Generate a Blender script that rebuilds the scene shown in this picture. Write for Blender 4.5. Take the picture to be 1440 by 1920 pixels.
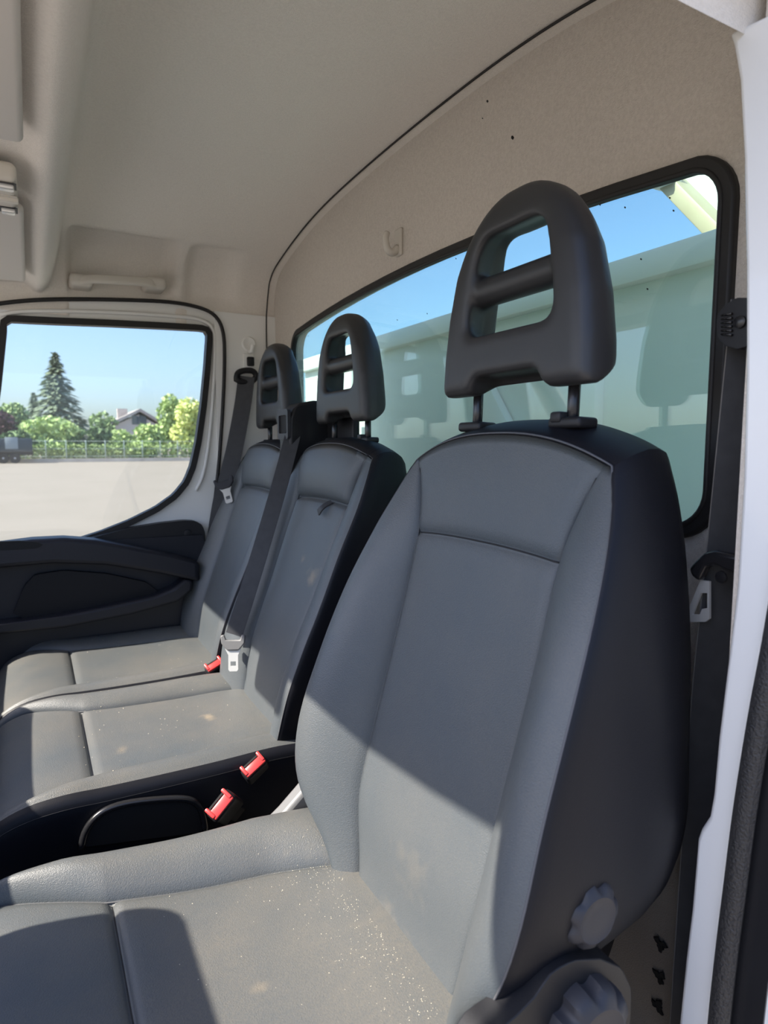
import bpy, bmesh, math, random
import numpy as np
from mathutils import Vector, Matrix
from math import sin, cos, tan, pi, radians, exp, sqrt

for o in list(bpy.data.objects): bpy.data.objects.remove(o)
SC = bpy.context.scene
COL = SC.collection
random.seed(7); rng = np.random.default_rng(7)

# ------------------------------------------------------------------ camera
F = 1200.0; PSI = radians(28.8); PITCH = radians(5.9); CAM = np.array([0, 0, 1.7])
cam = bpy.data.cameras.new('camera'); camo = bpy.data.objects.new('camera', cam); COL.objects.link(camo)
cam.sensor_fit = 'VERTICAL'; cam.sensor_height = 24; cam.sensor_width = 18; cam.lens = F / 1920 * 24
cam.clip_start = .02; cam.clip_end = 2000
camo.location = CAM; camo.rotation_euler = (pi / 2 - PITCH, 0, -PSI)
cam.dof.use_dof = True; cam.dof.focus_distance = .95; cam.dof.aperture_fstop = 5.0
SC.camera = camo
_Fh = np.array([sin(PSI), cos(PSI), 0]); _Z = np.array([0, 0, 1.]); _R = np.array([cos(PSI), -sin(PSI), 0])
_Fw = _Fh * cos(PITCH) - _Z * sin(PITCH); _U = _Fh * sin(PITCH) + _Z * cos(PITCH)
def px(x, y, ax, val):
    """pixel -> point on the plane ax = val (the surface that the thing touches)"""
    d = _Fw + _R * (x - 720) / F + _U * (960 - y) / F
    i = 'XYZ'.index(ax); t = (val - CAM[i]) / d[i]
    return Vector(CAM + d * t)

# ------------------------------------------------------------------ sky, sun, exposure
SC.view_settings.view_transform = 'Standard'; SC.view_settings.look = 'None'
SC.view_settings.gamma = 1; SC.view_settings.use_curve_mapping = False
SC.view_settings.exposure = 1.0
w = bpy.data.worlds.new('sky'); SC.world = w; w.use_nodes = True
nt = w.node_tree; nt.nodes.clear()
SUN_TAN = 1.07; SUN_Y = -.07          # sunlight travels along (1, SUN_Y, -SUN_TAN): from the front of the cab
sky = nt.nodes.new('ShaderNodeTexSky'); sky.sky_type = 'NISHITA'; sky.sun_disc = False
sky.sun_elevation = math.atan(SUN_TAN); sky.sun_rotation = radians(-90) + math.atan(-SUN_Y); sky.dust_density = 2.2; sky.air_density = 1.0; sky.ozone_density = 1.0
bg = nt.nodes.new('ShaderNodeBackground'); wo_ = nt.nodes.new('ShaderNodeOutputWorld')
wb = nt.nodes.new('ShaderNodeMixRGB'); wb.blend_type = 'MULTIPLY'; wb.inputs[0].default_value = 1; wb.inputs[2].default_value = (.90, .99, 1.20, 1)   # white balance of a clear blue sky
nt.links.new(sky.outputs[0], wb.inputs[1]); nt.links.new(wb.outputs[0], bg.inputs[0]); nt.links.new(bg.outputs[0], wo_.inputs[0])
bg.inputs[1].default_value = 0.145
sl = bpy.data.lights.new('sun', 'SUN'); so = bpy.data.objects.new('sun', sl); COL.objects.link(so)
sl.energy = 6.0; sl.angle = radians(.6); sl.color = (1, .93, .82)
so.rotation_euler = Vector((1, SUN_Y, -SUN_TAN)).to_track_quat('-Z', 'Y').to_euler()
so.location = (-4, 0, 8)

# ------------------------------------------------------------------ materials
SMUDGES = [(tuple(px(585, 1080, 'X', .482)), .030, .8), (tuple(px(568, 1050, 'X', .49)), .014, .6), (tuple(px(390, 1345, 'Z', 1.15)), .030, .8), (tuple(px(230, 1410, 'Z', 1.15)), .022, .6),
           (tuple(px(700, 1740, 'Z', 1.14)), .06, .32), (tuple(px(560, 1590, 'Z', 1.15)), .045, .35), (tuple(px(780, 1620, 'X', .36)), .07, .22), (tuple(px(490, 1860, 'Z', 1.14)), .020, .5)]
def mat(name, col, rough=.6, spec=.5, metal=0, noise=None, bump=None, col2=None, dust=None, sheen=0, coat=0):
    """noise=(scale,strength 0..1 mix towards col2)  bump=(scale,strength,dist)  dust=(colour, amount)"""
    m = bpy.data.materials.new(name); m.use_nodes = True; t = m.node_tree; N = t.nodes; L = t.links
    b = N['Principled BSDF']
    b.inputs['Roughness'].default_value = rough; b.inputs['Metallic'].default_value = metal
    b.inputs['Specular IOR Level'].default_value = spec
    b.inputs['Sheen Weight'].default_value = sheen; b.inputs['Coat Weight'].default_value = coat
    co = N.new('ShaderNodeTexCoord'); src = None
    rgb = N.new('ShaderNodeRGB'); rgb.outputs[0].default_value = (*col, 1); src = rgb.outputs[0]
    if noise:
        n = N.new('ShaderNodeTexNoise'); n.inputs['Scale'].default_value = noise[0]; n.inputs['Detail'].default_value = 6
        L.new(co.outputs['Object'], n.inputs['Vector'])
        r = N.new('ShaderNodeValToRGB'); r.color_ramp.elements[0].position = .35; r.color_ramp.elements[1].position = .7
        L.new(n.outputs[0], r.inputs[0])
        mu = N.new('ShaderNodeMath'); mu.operation = 'MULTIPLY'; mu.inputs[1].default_value = noise[1]; L.new(r.outputs[0], mu.inputs[0])
        mx = N.new('ShaderNodeMixRGB'); L.new(mu.outputs[0], mx.inputs[0]); L.new(src, mx.inputs[1])
        mx.inputs[2].default_value = (*(col2 or [c * .6 for c in col]), 1); src = mx.outputs[0]
    if dust:
        # settled dust and scuffs: more of it where the surface faces up
        ge = N.new('ShaderNodeNewGeometry'); sp = N.new('ShaderNodeSeparateXYZ'); L.new(ge.outputs['Normal'], sp.inputs[0])
        mr = N.new('ShaderNodeMapRange'); mr.inputs[1].default_value = -.1; mr.inputs[2].default_value = .9; mr.inputs[3].default_value = .22; mr.inputs[4].default_value = 1
        L.new(sp.outputs['Z'], mr.inputs[0])
        n1 = N.new('ShaderNodeTexNoise'); n1.inputs['Scale'].default_value = 3.2; n1.inputs['Detail'].default_value = 8; n1.inputs['Roughness'].default_value = .65
        n2 = N.new('ShaderNodeTexNoise'); n2.inputs['Scale'].default_value = 420; n2.inputs['Detail'].default_value = 2
        L.new(co.outputs['Object'], n1.inputs['Vector']); L.new(co.outputs['Object'], n2.inputs['Vector'])
        n3 = N.new('ShaderNodeTexNoise'); n3.inputs['Scale'].default_value = 45; n3.inputs['Detail'].default_value = 5; L.new(co.outputs['Object'], n3.inputs['Vector'])
        r1 = N.new('ShaderNodeMapRange'); r1.inputs[1].default_value = .2; r1.inputs[2].default_value = .8; L.new(n1.outputs[0], r1.inputs[0])
        r2 = N.new('ShaderNodeMapRange'); r2.inputs[1].default_value = .3; r2.inputs[2].default_value = .7; r2.inputs[3].default_value = .6; L.new(n2.outputs[0], r2.inputs[0])
        a = N.new('ShaderNodeMath'); a.operation = 'MULTIPLY'; L.new(mr.outputs[0], a.inputs[0]); L.new(r1.outputs[0], a.inputs[1])
        a2 = N.new('ShaderNodeMath'); a2.operation = 'MULTIPLY'; L.new(a.outputs[0], a2.inputs[0]); L.new(r2.outputs[0], a2.inputs[1])
        a3 = N.new('ShaderNodeMath'); a3.operation = 'MULTIPLY'; a3.use_clamp = True; L.new(a2.outputs[0], a3.inputs[0]); dsrc = a3.outputs[0]; a3.inputs[1].default_value = dust[1]
        # pale smudges rubbed into the leather at a few places
        for q, rr, st in SMUDGES:
            vd = N.new('ShaderNodeVectorMath'); vd.operation = 'DISTANCE'; ge2 = N.new('ShaderNodeNewGeometry'); L.new(ge2.outputs['Position'], vd.inputs[0]); vd.inputs[1].default_value = q
            ad = N.new('ShaderNodeMath'); ad.operation = 'MULTIPLY_ADD'; L.new(n3.outputs[0], ad.inputs[0]); ad.inputs[1].default_value = rr * 1.6; L.new(vd.outputs['Value'], ad.inputs[2])
            m3 = N.new('ShaderNodeMapRange'); m3.inputs[1].default_value = rr * .9; m3.inputs[2].default_value = rr * 1.7; m3.inputs[3].default_value = st; m3.inputs[4].default_value = 0; L.new(ad.outputs[0], m3.inputs[0])
            mxm = N.new('ShaderNodeMath'); mxm.operation = 'MAXIMUM'; L.new(dsrc, mxm.inputs[0]); L.new(m3.outputs[0], mxm.inputs[1]); dsrc = mxm.outputs[0]
        mx = N.new('ShaderNodeMixRGB'); L.new(dsrc, mx.inputs[0]); L.new(src, mx.inputs[1]); mx.inputs[2].default_value = (*dust[0], 1); src = mx.outputs[0]
    L.new(src, b.inputs['Base Color'])
    if bump:
        n = N.new('ShaderNodeTexNoise'); n.inputs['Scale'].default_value = bump[0]; n.inputs['Detail'].default_value = 3
        L.new(co.outputs['Object'], n.inputs['Vector'])
        bp = N.new('ShaderNodeBump'); bp.inputs['Strength'].default_value = bump[1]; bp.inputs['Distance'].default_value = bump[2]
        L.new(n.outputs[0], bp.inputs['Height']); L.new(bp.outputs[0], b.inputs['Normal'])
    return m
def glass(name, tint, ior=1.5, haze=0.0):
    m = bpy.data.materials.new(name); m.use_nodes = True; t = m.node_tree; N = t.nodes; L = t.links; N.clear()
    tr = N.new('ShaderNodeBsdfTransparent'); tr.inputs[0].default_value = (*tint, 1)
    gl = N.new('ShaderNodeBsdfGlossy'); gl.inputs['Roughness'].default_value = .0; gl.inputs['Color'].default_value = (1, 1, 1, 1)
    fr = N.new('ShaderNodeFresnel')
    ge = N.new('ShaderNodeNewGeometry'); mi = N.new('ShaderNodeMapRange'); mi.inputs[3].default_value = ior; mi.inputs[4].default_value = 1 / ior   # a thin pane reflects alike from both faces
    L.new(ge.outputs['Backfacing'], mi.inputs[0]); L.new(mi.outputs[0], fr.inputs[0])
    mx = N.new('ShaderNodeMixShader'); ou = N.new('ShaderNodeOutputMaterial')
    L.new(fr.outputs[0], mx.inputs[0]); L.new(tr.outputs[0], mx.inputs[1]); L.new(gl.outputs[0], mx.inputs[2])
    res = mx.outputs[0]
    if haze:   # pale veil painted into the pane, washes out the view
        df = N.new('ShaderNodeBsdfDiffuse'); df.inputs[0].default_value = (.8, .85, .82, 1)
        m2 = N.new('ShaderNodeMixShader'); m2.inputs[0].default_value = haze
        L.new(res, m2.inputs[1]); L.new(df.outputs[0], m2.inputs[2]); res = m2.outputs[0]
    L.new(res, ou.inputs[0]); return m
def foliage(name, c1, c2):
    ds = lambda c: tuple(v * .68 + sum(c) / 3 * .36 for v in c); c1, c2 = ds(c1), ds(c2)  # leaf colours greyed and lightened: haze put into the colour
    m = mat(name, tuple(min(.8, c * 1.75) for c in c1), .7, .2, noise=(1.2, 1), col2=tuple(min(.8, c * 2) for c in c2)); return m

M = {}
M['leather'] = mat('seat leather', (.058, .073, .086), .44, .6, bump=(750, .6, .0009), dust=((.25, .205, .145), .55))
M['leather_side'] = mat('seat side leather', (.006, .0065, .010), .5, .28, bump=(900, .3, .0006))
M['hr'] = mat('headrest vinyl', (.026, .026, .028), .42, .5, bump=(1100, .25, .0005), noise=(9, .3), col2=(.04, .039, .038))
M['thread'] = mat('thread', (.10, .10, .105), .7)
M['black'] = mat('black plastic', (.014, .014, .016), .45, .35, bump=(700, .25, .0004))
M['blackgloss'] = mat('smooth black plastic', (.016, .016, .018), .25, .5)
M['rubber'] = mat('black rubber', (.020, .019, .019), .55, .4)
M['grey_pl'] = mat('grey plastic', (.032, .032, .038), .5, .4, bump=(800, .3, .0004))
M['midgrey'] = mat('grey hinge plastic', (.15, .15, .15), .5, .5, bump=(800, .4, .0004))
M['red'] = mat('red plastic', (.62, .045, .045), .35, .5)
M['metal'] = mat('zinc plated steel', (.72, .72, .70), .3, .6, metal=.45)
M['web'] = mat('belt webbing', (.040, .041, .045), .6, .4, noise=(60, .4), col2=(.065, .066, .07))
M['web_edge'] = mat('belt selvedge', (.16, .15, .14), .8)
M['liner'] = mat('headliner fabric', (.90, .845, .77), .95, .1, noise=(260, .5), col2=(.78, .73, .66), bump=(700, .6, .003), sheen=.2)
M['liner_back'] = mat('rear wall fabric', (.72, .665, .595), .95, .1, noise=(240, .6), col2=(.58, .53, .47), bump=(600, .6, .003))
M['carpet'] = mat('lower wall fabric', (.27, .235, .20), .95, .1, noise=(12, .6), col2=(.20, .175, .15), bump=(500, .5, .002))
M['cream'] = mat('cream plastic', (.66, .62, .55), .5, .4)
M['visor'] = mat('visor vinyl', (.66, .62, .575), .6, .3, bump=(500, .2, .0005))
M['white_paint'] = mat('white body paint', (.80, .81, .81), .3, .5, noise=(5, .25), col2=(.73, .74, .75), coat=.3)
M['white_trim'] = mat('off white trim', (.87, .87, .84), .4, .4)
M['dash'] = mat('dashboard plastic', (.20, .20, .20), .6, .4, bump=(600, .4, .0006))
M['card'] = mat('door card plastic', (.012, .013, .019), .45, .4, bump=(600, .3, .0005))
M['card2'] = mat('door insert plastic', (.008, .008, .010), .6, .3)
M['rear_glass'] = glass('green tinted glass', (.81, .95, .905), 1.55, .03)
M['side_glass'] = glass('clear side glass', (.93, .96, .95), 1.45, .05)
M['body'] = mat('tipper body paint', (.74, .76, .73), .5, .4, noise=(2.5, .5), col2=(.66, .69, .66))
M['bracket'] = mat('cream painted steel', (.42, .36, .25), .5, .4, noise=(8, .6), col2=(.34, .28, .18))
M['concrete'] = mat('yard concrete', (.25, .22, .185), .9, .2, noise=(.35, .6), col2=(.215, .19, .155), bump=(8, .3, .01))
M['joint'] = mat('joint filler', (.225, .20, .17), .9, .2)
M['kerb'] = mat('pale kerb stone', (.62, .57, .50), .9, .2, noise=(.8, .7), col2=(.38, .33, .28))
M['fence'] = mat('fence paint', (.35, .42, .40), .6, .3)
M['house'] = mat('house render', (.55, .50, .48), .9, .2)
M['roof'] = mat('roof tile', (.50, .44, .41), .9, .2, noise=(2, .5))
M['pane'] = mat('dark window', (.08, .10, .12), .2, .5)
M['trunk'] = mat('bark', (.10, .07, .05), .9, .2)
M['tyre'] = mat('tyre', (.03, .03, .03), .8, .2)
M['rim'] = mat('wheel rim', (.5, .5, .5), .5, .5)
M['lorry'] = mat('lorry body', (.06, .07, .08), .5, .5)
M['lorry2'] = mat('lorry panel', (.28, .32, .34), .5, .5)
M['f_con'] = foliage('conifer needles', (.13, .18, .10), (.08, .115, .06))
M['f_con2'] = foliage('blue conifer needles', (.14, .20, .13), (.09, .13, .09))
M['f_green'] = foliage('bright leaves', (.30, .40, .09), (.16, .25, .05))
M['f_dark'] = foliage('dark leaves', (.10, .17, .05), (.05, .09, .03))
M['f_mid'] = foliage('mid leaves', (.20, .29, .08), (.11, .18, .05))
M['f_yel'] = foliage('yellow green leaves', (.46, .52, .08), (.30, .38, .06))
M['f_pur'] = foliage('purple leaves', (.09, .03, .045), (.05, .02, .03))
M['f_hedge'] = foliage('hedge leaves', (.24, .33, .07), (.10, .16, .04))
M['crumb'] = mat('crumbs', (.62, .55, .42), .9)
M['dark'] = mat('void shade and specks', (.006, .006, .006), .8)  # near black: paints the shade inside openings, also colours dirt specks

# ------------------------------------------------------------------ object helpers
def link(name, me, m=None, parent=None, smooth=True):
    o = bpy.data.objects.new(name, me); COL.objects.link(o)
    if m is not None: me.materials.append(M[m] if isinstance(m, str) else m)
    if smooth:
        for p in me.polygons: p.use_smooth = True
    if parent is not None: o.parent = parent
    return o
def mesh(name, vs, fs, m=None, parent=None, smooth=True, recalc=False, sharp=None):
    me = bpy.data.meshes.new(name); me.from_pydata([tuple(v) for v in vs], [], [tuple(f) for f in fs]); me.update()
    if recalc:
        bm = bmesh.new(); bm.from_mesh(me); bmesh.ops.recalc_face_normals(bm, faces=bm.faces); bm.to_mesh(me); bm.free()
    o = link(name, me, m, parent, smooth)
    if sharp is not None: me.set_sharp_from_angle(angle=radians(sharp))
    return o
def bmobj(name, bm, m=None, parent=None, smooth=True, sharp=40):
    bmesh.ops.recalc_face_normals(bm, faces=bm.faces)
    me = bpy.data.meshes.new(name); bm.to_mesh(me); bm.free()
    o = link(name, me, m, parent, smooth)
    if smooth and sharp is not None: me.set_sharp_from_angle(angle=radians(sharp))
    return o
def tag(o, label=None, cat=None, group=None, kind=None):
    if label: o['label'] = label
    if cat: o['category'] = cat
    if group: o['group'] = group
    if kind: o['kind'] = kind
    return o
def empty(name, loc=(0, 0, 0), label=None, cat=None, group=None):
    o = bpy.data.objects.new(name, None); COL.objects.link(o); o.location = loc; o.empty_display_size = .05
    return tag(o, label, cat, group)
def child(o, parent):
    """parent keeping world placement (meshes are modelled in world coordinates)"""
    o.parent = parent; o.matrix_parent_inverse = Matrix.Translation(-parent.location); return o
def add_box(bm, c, s, rot=None, bev=0, seg=2):
    r = bmesh.ops.create_cube(bm, size=1); vs = r['verts']
    bmesh.ops.scale(bm, vec=s, verts=vs)
    if bev:
        es = list({e for v in vs for e in v.link_edges})
        rr = bmesh.ops.bevel(bm, geom=es, offset=bev, segments=seg, affect='EDGES', profile=.5)
        vs = list({v for f in rr['faces'] for v in f.verts} | {v for v in vs if v.is_valid})
    if rot is not None: bmesh.ops.rotate(bm, verts=vs, cent=(0, 0, 0), matrix=rot)
    bmesh.ops.translate(bm, vec=c, verts=vs); return vs
def box(name, c, s, m, parent=None, rot=None, bev=0, seg=2):
    bm = bmesh.new(); add_box(bm, c, s, rot, bev, seg); o = bmobj(name, bm, m, None)
    if parent is not None: child(o, parent)
    return o
def axes_from(d, up=Vector((0, 0, 1))):
    d = Vector(d).normalized(); s = d.cross(up)
    if s.length < 1e-4: s = d.cross(Vector((0, 1, 0)))
    s.normalize(); return d, s, s.cross(d)
def spline(pts, n):
    """Catmull-Rom resample"""
    P = [Vector(p) for p in pts]; P = [P[0] * 2 - P[1]] + P + [P[-1] * 2 - P[-2]]; out = []
    segs = len(P) - 3
    for i in range(n):
        u = i / (n - 1) * segs; k = min(int(u), segs - 1); t = u - k
        a, b, c, d = P[k:k + 4]
        out.append(.5 * ((2 * b) + (c - a) * t + (2 * a - 5 * b + 4 * c - d) * t * t + (3 * b - a - 3 * c + d) * t ** 3))
    return out
def tube_data(path, r, seg=8, closed=False):
    P = [Vector(p) for p in path]; n = len(P); vs = []; fs = []
    rad = r if callable(r) else (lambda t: r)
    side = None
    for i, p in enumerate(P):
        d = (P[(i + 1) % n] - P[i - 1]) if closed else (P[min(i + 1, n - 1)] - P[max(i - 1, 0)])
        d.normalize()
        if side is None: _, side, _ = axes_from(d)
        side = (side - d * side.dot(d)).normalized(); up = side.cross(d)
        rr = rad(i / max(1, n - 1))
        for k in range(seg):
            a = 2 * pi * k / seg; vs.append(p + side * cos(a) * rr + up * sin(a) * rr)
    m_ = n if closed else n - 1
    for i in range(m_):
        for k in range(seg):
            a = i * seg + k; b = i * seg + (k + 1) % seg; j = (i + 1) % n
            fs.append((a, b, j * seg + (k + 1) % seg, j * seg + k))
    if not closed:
        fs.append(tuple(range(seg))[::-1]); fs.append(tuple((n - 1) * seg + k for k in range(seg)))
    return vs, fs
def tube(name, path, r, m, parent=None, seg=8, closed=False):
    vs, fs = tube_data(path, r, seg, closed); o = mesh(name, vs, fs, m, None, True, True)
    if parent is not None: child(o, parent)
    return o
def sweep(name, path, prof, side, m, parent=None, closed_prof=True, sharp=35):
    """sweep 2D profile (u along side vector, v along side x tangent) on a path; side may be a list"""
    P = [Vector(p) for p in path]; n = len(P); vs = []; fs = []; k = len(prof)
    for i, p in enumerate(P):
        d = (P[min(i + 1, n - 1)] - P[max(i - 1, 0)]).normalized()
        s = Vector(side[i] if isinstance(side, list) else side); s = (s - d * s.dot(d)).normalized(); u = s.cross(d)
        for a, b in prof: vs.append(p + s * a + u * b)
    for i in range(n - 1):
        for j in range(k if closed_prof else k - 1):
            a = i * k + j; b = i * k + (j + 1) % k; fs.append((a, b, b + k, a + k))
    if closed_prof: fs.append(tuple(range(k))[::-1]); fs.append(tuple((n - 1) * k + j for j in range(k)))
    o = mesh(name, vs, fs, m, None, True, True, sharp)
    if parent is not None: child(o, parent)
    return o
def rrect(w, h, r, n=6):
    out = []
    for cx, cy, a0 in ((w - r, h - r, 0), (-w + r, h - r, 90), (-w + r, -h + r, 180), (w - r, -h + r, 270)):
        for i in range(n + 1):
            a = radians(a0 + 90 * i / n); out.append((cx + r * cos(a), cy + r * sin(a)))
    return out
def strap(name, path, width, side, m, parent=None, thick=.0022):
    h = width / 2; t = thick / 2
    prof = [(-h, -t), (-h * .6, -t * 1.3), (0, -t), (h * .6, -t * 1.3), (h, -t), (h, t), (h * .6, t * 1.3), (0, t), (-h * .6, t * 1.3), (-h, t)]
    return sweep(name, path, prof, side, m, parent)
def plate(name, loops, fn, depth, m, parent=None, sharp=30):
    """flat plate from outline + holes in 2D; fn maps (u,v)->3D; depth = extrusion vector"""
    bm = bmesh.new(); es = []
    for lp in loops:
        vv = [bm.verts.new(fn(*p)) for p in lp]
        for i in range(len(vv)): es.append(bm.edges.new((vv[i], vv[(i + 1) % len(vv)])))
    bmesh.ops.triangle_fill(bm, edges=es, use_beauty=True)
    if depth is not None:
        r = bmesh.ops.extrude_face_region(bm, geom=list(bm.faces))
        bmesh.ops.translate(bm, vec=depth, verts=[g for g in r['geom'] if isinstance(g, bmesh.types.BMVert)])
    o = bmobj(name, bm, m, None, True, sharp)
    if parent is not None: child(o, parent)
    return o
def lathe(name, prof, seg, m, axis_at, axis_dir, parent=None, mod=None, sharp=35):
    """prof: (r, h) list; mod(angle, i)->radius factor"""
    d, s, u = axes_from(axis_dir); C = Vector(axis_at); vs = []; fs = []
    for i, (r, h) in enumerate(prof):
        for k in range(seg):
            a = 2 * pi * k / seg; f = mod(a, i) if mod else 1
            vs.append(C + d * h + (s * cos(a) + u * sin(a)) * r * f)
    for i in range(len(prof) - 1):
        for k in range(seg):
            a = i * seg + k; b = i * seg + (k + 1) % seg; fs.append((a, b, b + seg, a + seg))
    fs.append(tuple(range(seg))[::-1]); fs.append(tuple((len(prof) - 1) * seg + k for k in range(seg)))
    o = mesh(name, vs, fs, m, None, True, True, sharp)
    if parent is not None: child(o, parent)
    return o
def surface_nets(fun, lo, hi, h):
    """quad mesh of the zero set of fun(x,y,z) (numpy arrays)"""
    ax = [np.arange(lo[i], hi[i] + h, h) for i in range(3)]
    X, Y, Z = np.meshgrid(*ax, indexing='ij'); D = fun(X, Y, Z); ins = D < 0
    nx, ny, nz = D.shape
    acc = np.zeros((nx - 1, ny - 1, nz - 1, 3)); cnt = np.zeros((nx - 1, ny - 1, nz - 1))
    cs = [(i, j, k) for i in (0, 1) for j in (0, 1) for k in (0, 1)]
    sl_ = lambda A, c: A[c[0]:nx - 1 + c[0], c[1]:ny - 1 + c[1], c[2]:nz - 1 + c[2]]
    for a in cs:
        for b in cs:
            if sum(abs(a[i] - b[i]) for i in range(3)) != 1 or a > b: continue
            da, db = sl_(D, a), sl_(D, b); cr = (da < 0) != (db < 0)
            t = np.where(cr, da / np.where(cr, da - db, 1), 0)
            for i in range(3):
                acc[..., i] += np.where(cr, a[i] + (b[i] - a[i]) * t, 0)
            cnt += cr
    act = cnt > 0; idx = -np.ones(act.shape, int); idx[act] = np.arange(act.sum())
    ii = np.argwhere(act); V = (ii + acc[act] / cnt[act][:, None]) * h + np.array(lo)
    fs = []
    for axn in range(3):
        o1, o2 = [(1, 2), (2, 0), (0, 1)][axn]
        s0 = [slice(0, None)] * 3; s1 = [slice(0, None)] * 3; s0[axn] = slice(0, -1); s1[axn] = slice(1, None)
        a, b = ins[tuple(s0)], ins[tuple(s1)]
        for p in np.argwhere(a != b):
            q = []
            ok = True
            for d1, d2 in ((0, 0), (-1, 0), (-1, -1), (0, -1)):
                c = p.copy(); c[o1] += d1; c[o2] += d2
                if (c < 0).any() or (c >= np.array(act.shape)).any() or idx[tuple(c)] < 0: ok = False; break
                q.append(idx[tuple(c)])
            if ok: fs.append(q if a[tuple(p)] else q[::-1])
    return V, fs
def smax(a, b, k):
    h = np.clip(.5 - .5 * (b - a) / k, 0, 1); return b * (1 - h) + a * h + k * h * (1 - h)
def smin(a, b, k): return -smax(-a, -b, k)
def itp(x, xs, ys): return float(np.interp(x, xs, ys))
def sitp(x, xs, ys):
    """smooth interpolation through keys"""
    i = int(np.clip(np.searchsorted(xs, x) - 1, 0, len(xs) - 2))
    t = np.clip((x - xs[i]) / (xs[i + 1] - xs[i]), 0, 1)
    def sl2(j):
        if j == 0: return (ys[1] - ys[0]) / (xs[1] - xs[0])
        if j == len(xs) - 1: return (ys[-1] - ys[-2]) / (xs[-1] - xs[-2])
        return (ys[j + 1] - ys[j - 1]) / (xs[j + 1] - xs[j - 1])
    d = xs[i + 1] - xs[i]; m0, m1 = sl2(i) * d, sl2(i + 1) * d
    return float((2 * t ** 3 - 3 * t * t + 1) * ys[i] + (t ** 3 - 2 * t * t + t) * m0 + (-2 * t ** 3 + 3 * t * t) * ys[i + 1] + (t ** 3 - t * t) * m1)

# ================================================================== THE CAB SHELL
YC = 1.165                      # cab centre line
CO = [0, .3, .45, .55, .63, .69, .735, .775, .80, .808, .803, .80]
CZ = [2.310, 2.304, 2.290, 2.274, 2.258, 2.244, 2.232, 2.210, 2.165, 2.12, 2.085, 2.05]
SX = [.70, .40, .20, .130, .108, .096, .086, .074, .060, .044, .030, .016, .004, -.02, -.10, -.20, -.30, -.33]
SZ = [2.6, 2.6, 2.6, 2.42, 2.315, 2.26, 2.20, 2.150, 2.118, 2.104, 2.106, 2.116, 2.122, 2.122, 2.118, 2.112, 2.11, 2.11]
def ceil_z(zc, zs): return float(-smax(np.float64(-zc), np.float64(-zs), .05))
vs = []; fs = []
prof = [(YC - o, z) for o, z in zip(CO, CZ)][::-1] + [(YC + o, z) for o, z in zip(CO, CZ)][1:]
fine = []
for (a, b), (c, d) in zip(prof[:-1], prof[1:]):
    for t in (0, .34, .67): fine.append((a + (c - a) * t, b + (d - b) * t))
fine.append(prof[-1])
# light smoothing of the cross section
for _ in range(3):
    fine = [fine[0]] + [((fine[i - 1][0] + 2 * fine[i][0] + fine[i + 1][0]) / 4, (fine[i - 1][1] + 2 * fine[i][1] + fine[i + 1][1]) / 4) for i in range(1, len(fine) - 1)] + [fine[-1]]
xs_ = []
for a, b in zip(SX[:-1], SX[1:]):
    n = max(2, int(abs(a - b) / .012))
    xs_ += [a + (b - a) * i / n for i in range(n)]
xs_.append(SX[-1])
for x in xs_:
    zs = sitp(-x, [-q for q in SX], SZ)
    rear = max(0, (x - .60) / .075)
    for y, z in fine:
        zz = ceil_z(z, zs) - .004 * rear ** 2
        o_ = y - YC; st_ = lambda a, b, v: (lambda t: t * t * (3 - 2 * t))(min(1, max(0, (v - a) / (b - a))))
        # recess for the grab handle above the far door, and a shallower one behind it
        wx = st_(.105, .125, x) * (1 - st_(.36, .40, x)) + .6 * st_(.41, .44, x) * (1 - st_(.52, .58, x))
        wr = wx * st_(.665, .70, o_) * (1 - st_(.798, .806, o_) * (zz < 2.12))
        vs.append((x, y + .030 * wr, zz + .030 * wr))
n = len(fine)
for i in range(len(xs_) - 1):
    for j in range(n - 1):
        a = i * n + j; fs.append((a, a + 1, a + n + 1, a + n))
ceiling = tag(mesh('ceiling', vs, fs, 'liner'), 'beige fabric headliner of the cab', None, None, 'structure')
roof = box('roof_panel', (.20, YC, 2.365), (1.06, 1.64, .05), 'white_paint', ceiling, bev=.02)
header = plate('windscreen_header', [[(.34, 2.40), (.34, 2.125), (.5, 2.118), (.62, 2.10), (.80, 2.082), (1.0, 2.078), (2.0, 2.078), (2.0, 2.40)]], lambda u, v: (-.30, u, v), (-.06, 0, 0), 'liner', ceiling)
rail = box('door_header', (.12, .325, 2.22), (.92, .085, .23), 'liner', ceiling, bev=.03, seg=4)

# rear wall with its window
XW = .69
def win_loop(d, n=8):
    """rounded window outline, crowned at the top; d = growth"""
    y0, y1, z0 = .462 - d, 1.798 + d, 1.598 - d; r = .05 + d
    zt = lambda y: 2.052 + d - .032 * ((y - 1.14) / .62) ** 2
    out = []
    for i in range(n + 1):
        a = pi + pi / 2 * i / n; out.append((y0 + r + r * cos(a), z0 + r + r * sin(a)))
    for i in range(n + 1):
        a = 1.5 * pi + pi / 2 * i / n; out.append((y1 - r + r * cos(a), z0 + r + r * sin(a)))
    for i in range(n + 1):
        a = pi / 2 * i / n; out.append((y1 - r + r * cos(a), zt(y1 - r) - r + r * sin(a)))
    for i in range(1, 12):
        y = y1 - r + (y0 + r - y1 + r) * i / 12; out.append((y, zt(y)))
    for i in range(n + 1):
        a = pi / 2 + pi / 2 * i / n; out.append((y0 + r + r * cos(a), zt(y0 + r) - r + r * sin(a)))
    return out
outer = [(YC - .795, .74), (YC + .795, .74)] + [(y, z + .004) for y, z in fine[::-1]]
wall_back = tag(plate('wall_back', [outer, win_loop(.006)], lambda u, v: (XW, u, v), (.03, 0, 0), 'liner_back'), 'beige fabric rear wall of the cab around the window', None, None, 'structure')
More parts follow.
